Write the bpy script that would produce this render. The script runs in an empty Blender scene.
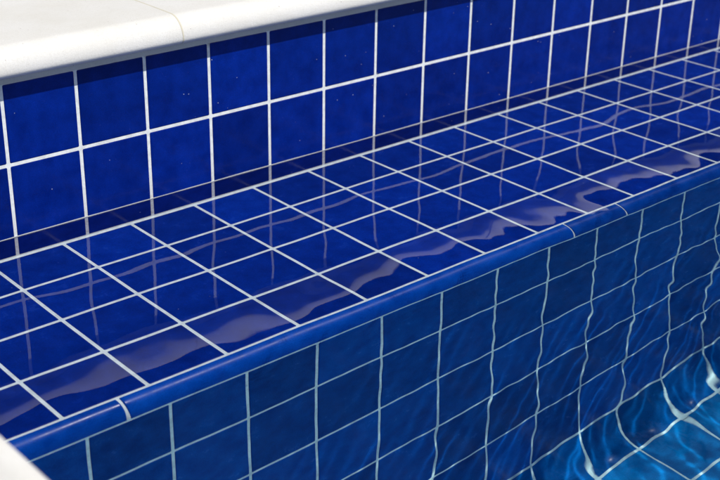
import bpy, math, random
import numpy as np
from mathutils import Vector, Matrix

# ---------------------------------------------------------------- scale
S = 0.15            # one tile pitch in metres; geometry below is laid out in tile units
C = bpy.context.scene.collection
sc = bpy.context.scene

# ---------------------------------------------------------------- camera
cam_d = bpy.data.cameras.new('camera')
cam = bpy.data.objects.new('camera', cam_d)
C.objects.link(cam)
cam.matrix_world = (Matrix.Translation(Vector((-6.4433, -13.9018, 6.7003)) * S)
                    @ Matrix(((0.75637983, 0.25948447, -0.60046428),
                              (-0.65395373, 0.32143219, -0.68485464),
                              (0.0152994, 0.91068609, 0.41281566))).to_4x4())
cam_d.sensor_width = 36
cam_d.lens = 36 * 1285.6 / 720
cam_d.clip_start = 0.05
cam_d.clip_end = 300
cam_d.dof.use_dof = True
cam_d.dof.focus_distance = 2.35
cam_d.dof.aperture_fstop = 6.3
sc.camera = cam

# ---------------------------------------------------------------- sky, sun, exposure
world = bpy.data.worlds.new('World')
sc.world = world
world.use_nodes = True
wn = world.node_tree
bg = wn.nodes['Background']
sky = wn.nodes.new('ShaderNodeTexSky')
sky.sky_type = 'NISHITA'
sky.sun_disc = False
TO_SUN = Vector((0.52, -0.66, 1.0)).normalized()
sky.sun_elevation = math.asin(TO_SUN.z)
sky.sun_rotation = math.atan2(TO_SUN.x, TO_SUN.y)
wn.links.new(sky.outputs[0], bg.inputs[0])
bg.inputs[1].default_value = 0.08
sun_d = bpy.data.lights.new('sun', 'SUN')
sun_d.energy = 4.7
sun_d.angle = math.radians(0.53)
sun_d.color = (1.0, 0.965, 0.91)
sun_d.cycles.is_caustics_light = True
sun = bpy.data.objects.new('sun', sun_d)
C.objects.link(sun)
sun.rotation_euler = TO_SUN.to_track_quat('Z', 'Y').to_euler()
sun.location = TO_SUN * 20
sc.view_settings.view_transform = 'Standard'
sc.view_settings.look = 'None'
sc.view_settings.gamma = 1
sc.view_settings.use_curve_mapping = False
sc.view_settings.exposure = 0.0
sc.cycles.max_bounces = 10
sc.cycles.transmission_bounces = 8
sc.cycles.use_denoising = True
sc.cycles.blur_glossy = 0.3
sc.cycles.sample_clamp_indirect = 4

rnd = random.Random(7)

# ---------------------------------------------------------------- helpers
class MB:
    """collects faces for ONE mesh object; coordinates in tile units"""
    def __init__(self):
        self.v = []; self.f = []; self.smooth = []; self.r = []
    def face(self, pts, smooth=False, r=0.5):
        n = len(self.v); self.v += [tuple(p) for p in pts]
        self.f.append(list(range(n, n + len(pts)))); self.smooth.append(smooth); self.r.append(r)
    def box(self, x0, x1, y0, y1, z0, z1):
        n = len(self.v)
        self.v += [(x, y, z) for x in (x0, x1) for y in (y0, y1) for z in (z0, z1)]
        for q in ((0, 1, 3, 2), (4, 6, 7, 5), (0, 4, 5, 1), (2, 3, 7, 6), (0, 2, 6, 4), (1, 5, 7, 3)):
            self.f.append([n + i for i in q]); self.smooth.append(False); self.r.append(0.5)
    def build(self, name, mat, parent=None):
        me = bpy.data.meshes.new(name)
        me.from_pydata([(a * S, b * S, c * S) for a, b, c in self.v], [], self.f)
        me.polygons.foreach_set('use_smooth', self.smooth)
        at = me.attributes.new('tile_rand', 'FLOAT', 'FACE')
        at.data.foreach_set('value', self.r)
        me.update()
        me.materials.append(mat)
        o = bpy.data.objects.new(name, me)
        C.objects.link(o)
        if parent is not None:
            o.parent = parent
            o.matrix_parent_inverse = parent.matrix_world.inverted()
        return o

def empty(name, loc, label=None, cat=None, group=None):
    o = bpy.data.objects.new(name, None)
    o.empty_display_size = 0.05
    o.location = Vector(loc) * S
    o.matrix_world = Matrix.Translation(Vector(loc) * S)
    C.objects.link(o)
    if label: o['label'] = label
    if cat: o['category'] = cat
    if group: o['group'] = group
    return o

def tile_field(mb, O, U, V, W, us, vs, gap, bev=0.016, thick=0.05, wob=0.0, skip=None):
    """pillow-edged tiles between the grout lines us x vs on the plane through O; W is the outward normal"""
    O, U, V, W = map(Vector, (O, U, V, W))
    flip = U.cross(V).dot(W) < 0
    h = gap / 2
    for a in range(len(us) - 1):
        for b in range(len(vs) - 1):
            if skip and skip(us[a], us[a+1], vs[b], vs[b+1]): continue
            u0, u1, v0, v1 = us[a] + h, us[a+1] - h, vs[b] + h, vs[b+1] - h
            r = rnd.random()
            t1, t2, dz = rnd.uniform(-wob, wob), rnd.uniform(-wob, wob), rnd.uniform(-wob, wob) * 0.4
            uc, vc = (u0 + u1) / 2, (v0 + v1) / 2
            def P(u, v, w):
                return O + U * u + V * v + W * (w + dz + t1 * (u - uc) + t2 * (v - vc))
            cr = 0.014
            def ring(ins, w):
                c = cr
                a0, a1, b0, b1 = u0 + ins, u1 - ins, v0 + ins, v1 - ins
                k = max(c - ins * 0.4, 0.006)
                return [P(a0 + k, b0, w), P(a1 - k, b0, w), P(a1, b0 + k, w), P(a1, b1 - k, w),
                        P(a1 - k, b1, w), P(a0 + k, b1, w), P(a0, b1 - k, w), P(a0, b0 + k, w)]
            rings = [ring(0, -thick), ring(0, -bev * 0.9), ring(bev * 0.35, -bev * 0.3), ring(bev, 0)]
            n0 = len(mb.v)
            for rg in rings: mb.v += [tuple(p) for p in rg]
            for k in range(3):
                for i in range(8):
                    j = (i + 1) % 8
                    q = [n0 + k*8 + i, n0 + k*8 + j, n0 + (k+1)*8 + j, n0 + (k+1)*8 + i]
                    mb.f.append(q[::-1] if flip else q); mb.smooth.append(False); mb.r.append(r)
            q = [n0 + 24 + i for i in range(8)]
            mb.f.append(q[::-1] if flip else q); mb.smooth.append(False); mb.r.append(r)

def new_mat(name):
    m = bpy.data.materials.new(name); m.use_nodes = True
    nt = m.node_tree
    return m, nt, nt.nodes['Principled BSDF'], nt.nodes['Material Output']

def N(nt, t, **kw):
    n = nt.nodes.new(t)
    for k, v in kw.items():
        if hasattr(n, k): setattr(n, k, v)
        else: n.inputs[k.replace('_', ' ')].default_value = v
    return n

def mixc(nt, fac, a, b, mode='MIX'):
    m = nt.nodes.new('ShaderNodeMix'); m.data_type = 'RGBA'; m.blend_type = mode
    for sock, val in ((m.inputs[0], fac), (m.inputs[6], a), (m.inputs[7], b)):
        if isinstance(val, (int, float)): sock.default_value = val
        elif isinstance(val, tuple): sock.default_value = (*val, 1) if len(val) == 3 else val
        else: nt.links.new(val, sock)
    return m.outputs[2]

def ramp(nt, src, p0, p1, c0=0.0, c1=1.0):
    r = nt.nodes.new('ShaderNodeMapRange'); r.clamp = True
    r.inputs[1].default_value = p0; r.inputs[2].default_value = p1
    r.inputs[3].default_value = c0; r.inputs[4].default_value = c1
    nt.links.new(src, r.inputs[0])
    return r.outputs[0]

def math_n(nt, op, a, b=0.0):
    m = nt.nodes.new('ShaderNodeMath'); m.operation = op
    for s, v in ((m.inputs[0], a), (m.inputs[1], b)):
        if isinstance(v, (int, float)): s.default_value = v
        else: nt.links.new(v, s)
    return m.outputs[0]

# ---------------------------------------------------------------- materials
def glaze(name, dark, light, rough=0.12, speck=0.0, spec=0.5, bump=0.02):
    m, nt, p, out = new_mat(name)
    pos = N(nt, 'ShaderNodeNewGeometry').outputs['Position']
    at = N(nt, 'ShaderNodeAttribute', attribute_name='tile_rand')
    n1 = N(nt, 'ShaderNodeTexNoise', Scale=22.0, Detail=5.0, Roughness=0.62)
    n2 = N(nt, 'ShaderNodeTexNoise', Scale=420.0, Detail=3.0)
    nt.links.new(pos, n1.inputs['Vector']); nt.links.new(pos, n2.inputs['Vector'])
    c = mixc(nt, ramp(nt, n1.outputs[0], 0.32, 0.68), dark, light)
    v = ramp(nt, at.outputs['Fac'], 0, 1, 0.78, 1.2)
    c = mixc(nt, 1.0, c, v, 'MULTIPLY')
    g = ramp(nt, n2.outputs[0], 0.3, 0.7, 0.84, 1.18)
    c = mixc(nt, 1.0, c, g, 'MULTIPLY')
    if speck:
        vo = N(nt, 'ShaderNodeTexVoronoi', Scale=85.0)
        nt.links.new(pos, vo.inputs['Vector'])
        sel = N(nt, 'ShaderNodeSeparateColor'); nt.links.new(vo.outputs['Color'], sel.inputs[0])
        v2 = N(nt, 'ShaderNodeTexVoronoi', Scale=170.0)
        nt.links.new(pos, v2.inputs['Vector'])
        s2 = N(nt, 'ShaderNodeSeparateColor'); nt.links.new(v2.outputs['Color'], s2.inputs[0])
        f2 = math_n(nt, 'MULTIPLY', ramp(nt, v2.outputs['Distance'], 0.05, 0.14, 1.0, 0.0), ramp(nt, s2.outputs[0], 1 - speck, 1.0, 0.0, 0.35))
        c = mixc(nt, math_n(nt, 'MULTIPLY', f2, ramp(nt, n1.outputs[0], 0.42, 0.6)), c, (0.2, 0.26, 0.4))
        near = ramp(nt, vo.outputs['Distance'], 0.05, 0.10, 1.0, 0.0)
        pick = ramp(nt, sel.outputs[0], 1 - speck, 1 - speck + 0.02)
        f = math_n(nt, 'MULTIPLY', near, pick)
        f = math_n(nt, 'MULTIPLY', f, sel.outputs[1])
        c = mixc(nt, f, c, (0.45, 0.5, 0.6))
    nt.links.new(c, p.inputs['Base Color'])
    nt.links.new(ramp(nt, n1.outputs[0], 0.3, 0.7, rough * 0.7, rough * 1.5), p.inputs['Roughness'])
    p.inputs['Specular IOR Level'].default_value = spec
    b = N(nt, 'ShaderNodeBump', Strength=bump, Distance=0.002)
    nt.links.new(n1.outputs[0], b.inputs['Height']); nt.links.new(b.outputs[0], p.inputs['Normal'])
    return m

M = {}
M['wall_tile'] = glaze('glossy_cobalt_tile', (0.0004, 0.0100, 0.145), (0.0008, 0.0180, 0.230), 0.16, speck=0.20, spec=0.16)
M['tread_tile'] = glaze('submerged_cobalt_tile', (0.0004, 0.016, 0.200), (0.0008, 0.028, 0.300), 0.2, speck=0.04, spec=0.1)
M['deep_tile'] = glaze('water_tinted_deep_tile', (0.0003, 0.038, 0.235), (0.0005, 0.074, 0.36), 0.2, spec=0.1)  # cobalt with the water's blue-green tint put into the glaze
M['cove_tile'] = glaze('water_tinted_cove_tile', (0.0006, 0.072, 0.280), (0.0012, 0.110, 0.390), 0.2, spec=0.1)  # between riser and floor: water's glow mixed into the tile colour
M['floor_tile'] = glaze('water_glow_floor_tile', (0.0005, 0.120, 0.370), (0.0009, 0.190, 0.520), 0.2, spec=0.1)  # lighter, greener colour carries the turquoise glow of the deep water
M['nosing'] = glaze('nosing_glaze', (0.0005, 0.052, 0.36), (0.0010, 0.082, 0.49), 0.30, spec=0.14)

def grout_mat(name, base, stain=False):
    m, nt, p, out = new_mat(name)
    pos = N(nt, 'ShaderNodeNewGeometry').outputs['Position']
    n1 = N(nt, 'ShaderNodeTexNoise', Scale=60.0, Detail=6.0, Roughness=0.7)
    n2 = N(nt, 'ShaderNodeTexNoise', Scale=700.0, Detail=2.0)
    n3 = N(nt, 'ShaderNodeTexNoise', Scale=18.0, Detail=3.0)
    for n in (n1, n2, n3): nt.links.new(pos, n.inputs['Vector'])
    d = tuple(c * 0.80 for c in base)
    c = mixc(nt, ramp(nt, n1.outputs[0], 0.35, 0.6), d, base)
    if stain:
        sp = N(nt, 'ShaderNodeSeparateXYZ'); nt.links.new(pos, sp.inputs[0])
        low = ramp(nt, sp.outputs[2], 0.05 * S, 0.42 * S, 1.0, 0.0)
        under = ramp(nt, sp.outputs[2], -0.66 * S, -0.45 * S, 1.0, 0.6)
        under = math_n(nt, 'MULTIPLY', under, ramp(nt, sp.outputs[2], -0.64 * S, -0.50 * S, 0.1, 1.0))
        f = math_n(nt, 'MULTIPLY', low, under)
        f = math_n(nt, 'MULTIPLY', f, ramp(nt, n1.outputs[0], 0.45, 0.62, 0.05, 0.8))
        c = mixc(nt, f, c, (0.26, 0.17, 0.06))
        top = ramp(nt, sp.outputs[2], 1.9 * S, 1.985 * S, 0.0, 0.6)
        c = mixc(nt, math_n(nt, 'MULTIPLY', top, ramp(nt, n3.outputs[0], 0.58, 0.66)), c, (0.22, 0.15, 0.07))
    nt.links.new(c, p.inputs['Base Color'])
    p.inputs['Roughness'].default_value = 0.85
    p.inputs['Specular IOR Level'].default_value = 0.2
    b = N(nt, 'ShaderNodeBump', Strength=0.3, Distance=0.0006)
    nt.links.new(n2.outputs[0], b.inputs['Height']); nt.links.new(b.outputs[0], p.inputs['Normal'])
    return m
M['grout'] = grout_mat('white_grout', (0.83, 0.86, 0.85), stain=True)
M['pool_grout'] = grout_mat('submerged_grout', (0.78, 0.88, 0.88))

def stone_mat(name, base):
    m, nt, p, out = new_mat(name)
    pos = N(nt, 'ShaderNodeNewGeometry').outputs['Position']
    n1 = N(nt, 'ShaderNodeTexNoise', Scale=9.0, Detail=8.0, Roughness=0.62)
    n2 = N(nt, 'ShaderNodeTexNoise', Scale=900.0, Detail=3.0, Roughness=0.7)
    n3 = N(nt, 'ShaderNodeTexNoise', Scale=260.0, Detail=4.0, Roughness=0.7)
    vo = N(nt, 'ShaderNodeTexVoronoi', Scale=150.0)
    for n in (n1, n2, n3, vo): nt.links.new(pos, n.inputs['Vector'])
    c = mixc(nt, ramp(nt, n1.outputs[0], 0.35, 0.65), tuple(x * y for x, y in zip(base, (0.94, 0.93, 0.90))), base)
    c = mixc(nt, ramp(nt, n3.outputs[0], 0.54, 0.72, 0, 0.35), c, (0.56, 0.52, 0.46))
    c = mixc(nt, ramp(nt, n2.outputs[0], 0.42, 0.66, 0, 0.34), c, (0.50, 0.47, 0.43))
    sel = N(nt, 'ShaderNodeSeparateColor'); nt.links.new(vo.outputs['Color'], sel.inputs[0])
    f = math_n(nt, 'MULTIPLY', ramp(nt, vo.outputs['Distance'], 0.08, 0.16, 1.0, 0.0), ramp(nt, sel.outputs[0], 0.965, 0.975))
    c = mixc(nt, math_n(nt, 'MULTIPLY', f, 0.8), c, (0.2, 0.15, 0.11))
    nt.links.new(c, p.inputs['Base Color'])
    p.inputs['Roughness'].default_value = 0.8
    p.inputs['Specular IOR Level'].default_value = 0.25
    b = N(nt, 'ShaderNodeBump', Strength=0.6, Distance=0.0009)
    h = math_n(nt, 'ADD', n2.outputs[0], n3.outputs[0])
    nt.links.new(h, b.inputs['Height']); nt.links.new(b.outputs[0], p.inputs['Normal'])
    return m
M['stone'] = stone_mat('white_cast_stone', (0.755, 0.745, 0.72))
M['joint'] = stone_mat('sandy_joint_mortar', (0.64, 0.60, 0.48))
M['mortar'] = stone_mat('pale_bed_mortar', (0.66, 0.65, 0.60))
M['scale'] = stone_mat('meniscus_sheen', (0.50, 0.53, 0.55))  # pale grey imitates sky reflected in the meniscus
M['deep_grout'] = grout_mat('water_tinted_grout', (0.58, 0.90, 0.93))  # white grout coloured teal in place of tint from the water
M['deck'] = stone_mat('deck_stone', (0.66, 0.64, 0.60))

def water_mat():
    m, nt, p, out = new_mat('pool_water')
    nt.nodes.remove(p)
    g = N(nt, 'ShaderNodeBsdfGlass', IOR=1.333, Roughness=0.0)
    g.inputs['Color'].default_value = (1, 1, 1, 1)
    nt.links.new(g.outputs[0], out.inputs['Surface'])
    return m
M['water'] = water_mat()

def leaf_mat():
    m, nt, p, out = new_mat('hedge_leaf')
    at = N(nt, 'ShaderNodeAttribute', attribute_name='tile_rand')
    c = mixc(nt, at.outputs['Fac'], (0.002, 0.002, 0.003), (0.009, 0.006, 0.006))
    nt.links.new(c, p.inputs['Base Color'])
    p.inputs['Roughness'].default_value = 0.9
    p.inputs['Specular IOR Level'].default_value = 0.05
    return m
M['leaf'] = leaf_mat()

# ---------------------------------------------------------------- levels measured from the photograph (tile units)
Z_MID = 0.9577                 # grout line between the two wall rows
Z_TOP = 1.985                  # top of the tiling
D = 0.6301                     # water over the ledge
ROWS_Y = [0.0, 0.8959, 1.8238, 2.7553, 3.6748]
YD = 3.9068                    # face of the riser
Z_NOSE = -D - 0.2938
RISER = [Z_NOSE, -D - 1.3929, -D - 2.7006, -D - 3.9477, -D - 5.197, -D - 6.521]
Z_COVE = RISER[-1]
Z_FLOOR = -7.95
Y_COVE = 4.36
X0, X1 = -3.86, 34.0
Y1 = -26.0
GAP = 0.038
SINK = 0.006                   # grout lies this far behind the tile face
WALL_U = [i * 1.0 for i in range(-3, 34)]
WALL_U = [X0] + WALL_U + [X1]
SH_U = [X0] + [0.6207 + 1.0141 * i for i in range(-4, 33)] + [X1]
DP_U = [X0] + [-1.2761 + 0.9925 * i for i in range(-2, 36)] + [X1]
DP_U = [u for u in DP_U if u <= X1]
FL_V = [Y_COVE + 0.95 * i for i in range(0, 23)]

def set_kind(o, k):
    o['kind'] = k
    return o

# ---------------------------------------------------------------- pool wall under the coping
wall = empty('tiled_pool_wall', (6, 0, -D), 'cobalt blue tiled pool wall between the white coping and the submerged ledge', 'pool wall')
mb = MB()
tile_field(mb, (0, 0, 0), (1, 0, 0), (0, 0, 1), (0, -1, 0), WALL_U, [-D + 0.01, Z_MID, Z_TOP + 0.5 * GAP - 0.002], GAP * 0.92, wob=0.0016)
mb.build('tile_facing', M['wall_tile'], wall)
mb = MB(); mb.box(X0 - 1, X1 + 1, SINK, 1.3, -9.0, Z_TOP)
mb.build('grout_bed', M['grout'], wall)
mb = MB(); mb.box(X0, X1, -0.010, 1.2, Z_TOP + 0.004, 2.095)
mb.build('mortar_strip', M['mortar'], wall)
# thin pale strip standing in for the bright meniscus at the water's edge
mb = MB()
xs = np.arange(X0 + 0.02, X1, 0.05)
top = 0.010 + 0.002 * np.sin(xs * 2.1) + 0.0015 * np.sin(xs * 7.3 + 1)
n0 = 0
for i, x in enumerate(xs):
    mb.v += [(x, 0.012, -0.012), (x, -0.003, -0.010), (x, -0.004, top[i] * 0.5), (x, -0.003, top[i]), (x, 0.012, top[i])]
    if i:
        for k in range(4):
            a = (i - 1) * 5 + k; b = i * 5 + k
            mb.f.append([a, a + 1, b + 1, b]); mb.smooth.append(False); mb.r.append(0.5)
mb.build('meniscus_line', M['scale'], wall)

# ---------------------------------------------------------------- submerged ledge
ledge = empty('submerged_ledge', (6, -YD / 2, Z_FLOOR), 'long blue tiled underwater ledge with rounded front edge below the tiled wall', 'pool ledge')
mb = MB()
tile_field(mb, (0, 0, -D), (1, 0, 0), (0, -1, 0), (0, 0, 1), SH_U, [0.025] + ROWS_Y[1:], GAP * 0.92, wob=0.001)
mb.build('tread_tiles', M['tread_tile'], ledge)
mb = MB()
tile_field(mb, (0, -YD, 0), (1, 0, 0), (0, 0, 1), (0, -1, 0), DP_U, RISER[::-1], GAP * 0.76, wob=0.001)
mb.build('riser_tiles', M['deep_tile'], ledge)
mb = MB()
# grout body: stepped section so that it sits just behind tread, nosing and riser
ny, nz = ROWS_Y[4] + GAP / 2, Z_NOSE + GAP / 2
prof = [(SINK, -9.0), (SINK, -D - SINK), (-ny, -D - SINK)]
for k in range(1, 9):
    a = k / 9 * math.pi / 2
    prof.append((-(ny + (YD - ny - SINK) * math.sin(a)), nz + (-D - SINK - nz) * math.cos(a)))
prof += [(-YD + SINK, nz), (-YD + SINK, Z_COVE)]
def cove(t, off=0.0):
    a = t * math.pi / 2
    return (-(Y_COVE - (Y_COVE - YD) * math.cos(a)) + off, Z_COVE - (Z_COVE - Z_FLOOR) * math.sin(a) - off)
prof += [cove(k / 8, SINK) for k in range(1, 9)] + [(-Y_COVE - 0.05, Z_FLOOR - SINK), (-Y_COVE - 0.05, -9.0)]
n = len(prof)
for x in (X0 - 0.5, X1 + 0.5): mb.v += [(x, y, z) for y, z in prof]
for k in range(n):
    j = (k + 1) % n
    mb.f.append([k, j, n + j, n + k]); mb.smooth.append(False); mb.r.append(0.5)
mb.f.append(list(range(n))[::-1]); mb.f.append([n + k for k in range(n)]); mb.smooth += [False] * 2; mb.r += [0.5] * 2
gb = mb.build('grout_bed', M['pool_grout'], ledge)
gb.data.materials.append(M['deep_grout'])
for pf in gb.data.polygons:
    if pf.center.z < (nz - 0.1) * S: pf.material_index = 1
mb = MB()
for ua, ub in zip(DP_U[:-1], DP_U[1:]):
    x0_, x1_, K = ua + 0.017, ub - 0.017, 10
    b0 = len(mb.v); r = rnd.random()
    for k in range(K + 1):
        y, z = cove(0.03 + 0.94 * k / K)
        mb.v += [(x0_, y + 0.02, z - 0.02), (x0_ + 0.012, y, z), (x1_ - 0.012, y, z), (x1_, y + 0.02, z - 0.02)]
    for k in range(K):
        for j in range(3):
            a = b0 + k * 4 + j
            mb.f.append([a, a + 4, a + 5, a + 1]); mb.smooth.append(j == 1); mb.r.append(r)
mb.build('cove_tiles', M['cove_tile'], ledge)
joints = [(X0, .03), (-0.79, 0.034), (6.17, 0.015), (7.29, 0.015), (10.6, 0.02), (13.9, 0.01), (17.2, 0.02), (20.5, 0.02), (24, 0.02), (29, 0.02), (X1, 0.03)]
for (xa, ga), (xb, gb) in zip(joints[:-1], joints[1:]):
    mb = MB(); r = rnd.random()
    a0, a1 = xa + ga / 2, xb - gb / 2
    xs = [a0, a0 + 0.012, a0 + 0.018, a0 + 0.035] + list(np.linspace(a0 + 0.2, a1 - 0.2, 8)) + [a1 - 0.035, a1 - 0.018, a1 - 0.012, a1]
    K = 16
    for i, x in enumerate(xs):
        e = 0.012 if i in (0, len(xs) - 1) else 0.0
        for k in range(K + 1):
            a = k / K * math.pi / 2
            ss, cc = math.sin(a) ** 0.9, math.cos(a) ** 0.9
            mb.v.append((x, -(ny + (YD - ny - e - 0.002) * ss), nz + (-D - nz - e + 0.004) * cc))
    for i in range(len(xs) - 1):
        for k in range(K):
            a = i * (K + 1) + k; b = a + K + 1
            mb.f.append([a, a + 1, b + 1, b]); mb.smooth.append(True); mb.r.append(r)
    # closing back, so that each nosing is a solid piece
    m0 = len(mb.v)
    for x in (a0, a1): mb.v += [(x, -ny, -D + 0.004 - 0.012), (x, -ny, nz), (x, -(YD + 0.004 - 0.012), nz)]
    L = (len(xs) - 1) * (K + 1)
    mb.f += [list(range(0, K + 1))[::-1] + [m0 + 1], [L + k for k in range(K + 1)] + [m0 + 4]]
    mb.smooth += [False] * 2; mb.r += [r] * 2
    mb.build('nosing_tile', M['nosing'], ledge)

# ---------------------------------------------------------------- pool floor and the sides of the basin out of view
mb = MB()
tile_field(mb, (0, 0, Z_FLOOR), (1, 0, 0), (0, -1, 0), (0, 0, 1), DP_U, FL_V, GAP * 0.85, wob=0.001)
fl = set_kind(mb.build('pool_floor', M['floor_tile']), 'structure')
mb = MB(); mb.box(X0 - 0.5, X1 + 0.5, Y1 - 0.5, -Y_COVE - 0.04, Z_FLOOR - 0.6, Z_FLOOR - SINK)
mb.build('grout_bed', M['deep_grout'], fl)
mb = MB()
ZR = [Z_FLOOR, Z_COVE, *RISER[::-1][1:], -D + 0.3, Z_MID, Z_TOP]
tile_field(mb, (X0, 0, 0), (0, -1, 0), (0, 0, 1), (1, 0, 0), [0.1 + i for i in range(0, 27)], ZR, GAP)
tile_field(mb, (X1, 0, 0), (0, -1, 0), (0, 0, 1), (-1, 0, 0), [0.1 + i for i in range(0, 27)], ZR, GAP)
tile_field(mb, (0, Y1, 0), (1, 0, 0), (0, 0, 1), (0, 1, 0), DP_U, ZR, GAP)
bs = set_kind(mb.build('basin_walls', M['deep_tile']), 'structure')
mb = MB()
mb.box(X0 - 1, X0 - SINK, Y1 - 1, -SINK * 2, -9.0, Z_TOP)
mb.box(X1 + SINK, X1 + 1, Y1 - 1, -SINK * 2, -9.0, Z_TOP)
mb.box(X0 - SINK, X1 + SINK, Y1 - 1, Y1 - SINK, -9.0, Z_TOP)
mb.build('grout_bed', M['pool_grout'], bs)

# ---------------------------------------------------------------- coping stones (bullnose)
ZC0, ZC1 = 2.10, 2.47
def coping_profile(overhang, depth):
    """(out, z): out grows towards the water"""
    pts = [(-depth, ZC0), (-0.03, ZC0), (overhang * 0.45, ZC0 + 0.002)]
    # rounded underside, tall front, wide soft shoulder
    h = ZC1 - ZC0
    for k in range(1, 8):
        a = -math.pi / 2 + k / 7 * math.pi / 2
        pts.append((overhang * 0.45 + overhang * 0.55 * math.cos(a), ZC0 + 0.09 * (1 + math.sin(a))))
    for k in range(1, 15):
        a = k / 14 * math.pi / 2
        R_ = h - 0.09
        pts.append((overhang - R_ * (1 - math.cos(a)), ZC0 + 0.09 + R_ * math.sin(a)))
    pts += [(-0.45, ZC1 + 0.004), (-depth, ZC1 + 0.006)]
    return pts
def coping(mb, p0, p1, out, prof, chamfer=0.010):
    p0, p1, out = Vector(p0), Vector(p1), Vector(out)
    L = (p1 - p0).length; d = (p1 - p0) / L
    mid = list(np.linspace(0.3, L - 0.3, max(3, int(L / 0.5)))) if L > 1 else []
    tight = [0.004, 0.02] if L > 1 else []
    stations = [0, chamfer] + [chamfer + t for t in tight] + mid + [L - chamfer - t for t in tight[::-1]] + [L - chamfer, L]
    cy = sum(p[0] for p in prof) / len(prof); n = len(prof)
    base = len(mb.v)
    for i, s in enumerate(stations):
        e = 1 if i in (0, len(stations) - 1) else 0
        for (o, z) in prof:
            oo = o - (chamfer * 0.8 * e if o > -0.5 else 0)
            zz = z - chamfer * 0.8 * e * (1 if z > ZC0 + 0.2 else 0)
            q = p0 + d * s + out * oo; mb.v.append((q.x, q.y, zz))
    flip = d.cross(out).z > 0
    for i in range(len(stations) - 1):
        for k in range(n):
            j = (k + 1) % n
            q = [base + i*n + k, base + i*n + j, base + (i+1)*n + j, base + (i+1)*n + k]
            mb.f.append(q[::-1] if flip else q); mb.smooth.append(0 < k < n - 2); mb.r.append(0.5)
    a = [base + k for k in range(n)]; b = [base + (len(stations) - 1) * n + k for k in range(n)]
    mb.f += [a if flip else a[::-1], b[::-1] if flip else b]; mb.smooth += [False] * 2; mb.r += [0.5] * 2

OV, DEP = 0.25, 2.3
JX = 2.45
def tag(o, label, cat, group=None):
    o['label'] = label; o['category'] = cat
    if group: o['group'] = group
    return o
PB = coping_profile(OV, DEP)
GRP = 'white bullnose coping stones round the pool'
spec = [(X0 - DEP + 0.02, JX - 0.011, 'white bullnose coping stone in the top left corner, left of the sandy joint'),
        (JX + 0.011, 8.6, 'white bullnose coping stone to the right of the sandy joint, above the tiled wall')]
for a, b, lab in spec:
    mb = MB(); coping(mb, (a, 0, 0), (b, 0, 0), (0, -1, 0), PB, 0.0008)
    st = tag(mb.build('coping_stone', M['stone']), lab, 'coping stone', GRP)
    if b < 5:
        mb = MB()
        pj = [(o + 0.0005 if o > -0.5 else o, z + (-0.0005 if z < ZC0 + 0.05 else 0.0005)) for o, z in PB]
        coping(mb, (JX - 0.0125, 0, 0), (JX + 0.0125, 0, 0), (0, -1, 0), pj, 0.0002)
        mb.build('joint_mortar', M['joint'], st)
mb = MB()
xs_ = 8.64
while xs_ < X1:
    coping(mb, (xs_, 0, 0), (xs_ + 6.1, 0, 0), (0, -1, 0), PB); xs_ += 6.14
set_kind(tag(mb.build('far_coping', M['stone']), 'white coping running on beyond the frame', 'coping'), 'structure')
PS = coping_profile(0.20, 9.0)
mb = MB(); coping(mb, (X0, -0.21, 0), (X0, Y1, 0), (1, 0, 0), PS)
tag(mb.build('coping_stone', M['stone']), 'blurred white coping stone in the near bottom left corner', 'coping stone', GRP)
mb = MB(); coping(mb, (X0, Y1, 0), (X1, Y1, 0), (0, 1, 0), PB)
set_kind(tag(mb.build('near_coping', M['stone']), 'white coping on the camera side of the pool', 'coping'), 'structure')

# deck round the basin
mb = MB()
mb.box(-60, 90, DEP + 0.02, 60, 1.9, ZC1 - 0.03)
mb.box(-60, X0 - DEP - 0.02, -60, DEP, 1.9, ZC1 - 0.03)
mb.box(X1 + 1.0, 90, -60, DEP, 1.9, ZC1 - 0.03)
mb.box(X0 - DEP, X1 + 1.0, -60, Y1 - DEP, 1.9, ZC1 - 0.03)
set_kind(mb.build('deck', M['deck']), 'structure')
mb = MB(); mb.box(-2000, 2000, -2000, 2000, -10.5, -10.0)
set_kind(mb.build('ground', M['deck']), 'structure')

# ---------------------------------------------------------------- hedge beyond the deck, mirrored darkly in the water
mb = MB()
hr = random.Random(3)
for i in range(42000):
    x = hr.uniform(-25, 110); z = hr.uniform(2.4, 40)
    y = 24 + 1.6 * math.sin(x * 0.55) + 1.1 * math.sin(x * 1.31 + z * 0.35) + hr.uniform(-1, 1) + (z - 2) * 0.06
    s = hr.uniform(0.22, 0.5)
    a, b = hr.uniform(0, 6.28), hr.uniform(-0.9, 0.9)
    ux = Vector((math.cos(a), math.sin(a) * math.sin(b), math.sin(a) * math.cos(b))) * s
    vx = Vector((-math.sin(a), math.cos(a) * math.cos(b + 0.5), math.cos(a) * math.sin(b + 0.5))) * s * 0.6
    p = Vector((x, y, z))
    mb.face([p - ux, p + vx, p + ux, p - vx], False, hr.random() ** 1.5)
mb.box(-25, 110, 26.5, 29, 2.4, 38)
set_kind(tag(mb.build('hedge', M['leaf']), 'tall dark hedge beyond the deck, mirrored in the deep water', 'hedge'), 'stuff')

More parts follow.
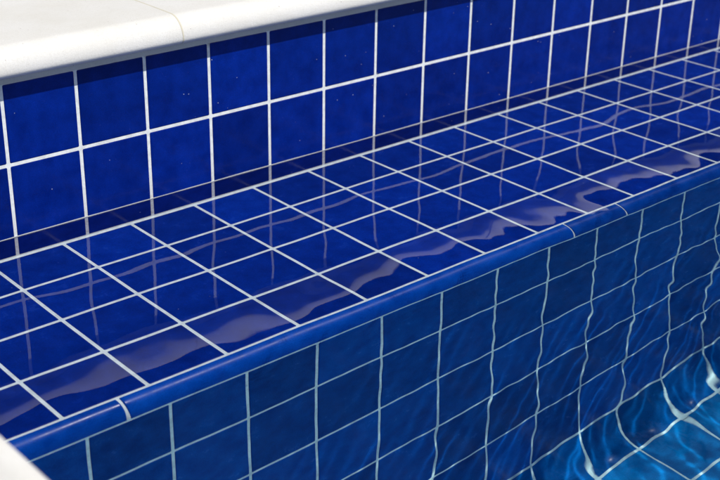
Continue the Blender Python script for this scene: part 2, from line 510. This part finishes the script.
# ---------------------------------------------------------------- water
HX0, HX1 = X0 - 0.03, X1 + 0.03
st = 0.042
gx = np.concatenate([np.arange(HX0, 19, st), np.arange(19, HX1, 0.25), [HX1]])
gy = np.concatenate([np.arange(0.03, -11, -st), np.arange(-11, Y1, -0.25), [Y1 - 0.03]])
GX, GY = np.meshgrid(gx, gy, indexing='ij')
wr = np.random.RandomState(11)
H = np.zeros_like(GX)
def wave(lam, ang, slope, ph):
    k = 2 * math.pi / lam
    return slope / k * np.sin(k * (GX * math.cos(ang) + GY * math.sin(ang)) + ph)
for i in range(12):     # slow swell over the ledge
    H += wave(wr.uniform(2.2, 5.0), wr.uniform(0, 2 * math.pi), 0.0036, wr.uniform(0, 6.28))
for i in range(18):     # ripples over the ledge
    H += wave(wr.uniform(1.0, 2.0), wr.uniform(0, 2 * math.pi), 0.0022, wr.uniform(0, 6.28))
HR = np.zeros_like(GX)
for i in range(16):     # short ripples on the outer half of the ledge
    HR += wave(wr.uniform(0.55, 1.15), wr.uniform(0, 2 * math.pi), 0.0034, wr.uniform(0, 6.28))
HD = np.zeros_like(GX)
for i in range(20):     # over the deep water the ripples run along the wall
    HD += wave(wr.uniform(1.0, 2.6), wr.normal(-0.28, 0.13), 0.0050, wr.uniform(0, 6.28))
for i in range(18):
    HD += wave(wr.uniform(0.5, 1.0), wr.normal(-0.28, 0.17), 0.0022, wr.uniform(0, 6.28))
R3 = np.zeros_like(GX)
for i in range(18):     # small sharp ripples that focus the sun on the deep tiles
    R3 += wave(wr.uniform(0.26, 0.5), wr.normal(-0.24, 0.32), 0.0036, wr.uniform(0, 6.28))
sig = lambda t: 1 / (1 + np.exp(-t))
deep = sig((-GY - 4.5) * 1.6)
side = 0.16 + 0.84 * sig((GX - 2.8) * 0.8)
edge = 0.10 + 0.90 * (1 - np.exp(-(np.maximum(-GY, 0) / 1.1) ** 2))
H = (H * (0.70 * (1 - 0.82 * deep)) + HR * sig((-GY - 1.9) * 1.6) * (1 - 0.9 * deep) + HD * (0.08 + 0.92 * deep * side) + R3 * (0.05 + 0.95 * deep * side)) * edge
nx, nyg = GX.shape
verts = np.stack([GX, GY, H], -1).reshape(-1, 3)
idx = np.arange(nx * nyg).reshape(nx, nyg)
q = np.stack([idx[:-1, :-1], idx[:-1, 1:], idx[1:, 1:], idx[1:, :-1]], -1).reshape(-1, 4)
faces = q.tolist()
me = bpy.data.meshes.new('water')
me.from_pydata((verts * S).tolist(), [], faces)
me.polygons.foreach_set('use_smooth', [True] * len(faces))
me.update()
if me.polygons[0].normal.z < 0: me.flip_normals()
me.materials.append(M['water'])
water = bpy.data.objects.new('water', me)
C.objects.link(water)
set_kind(water, 'structure')
water.cycles.is_caustics_caster = True
for o in list(C.objects):
    if o.type == 'MESH' and o is not water:
        o.cycles.is_caustics_receiver = True
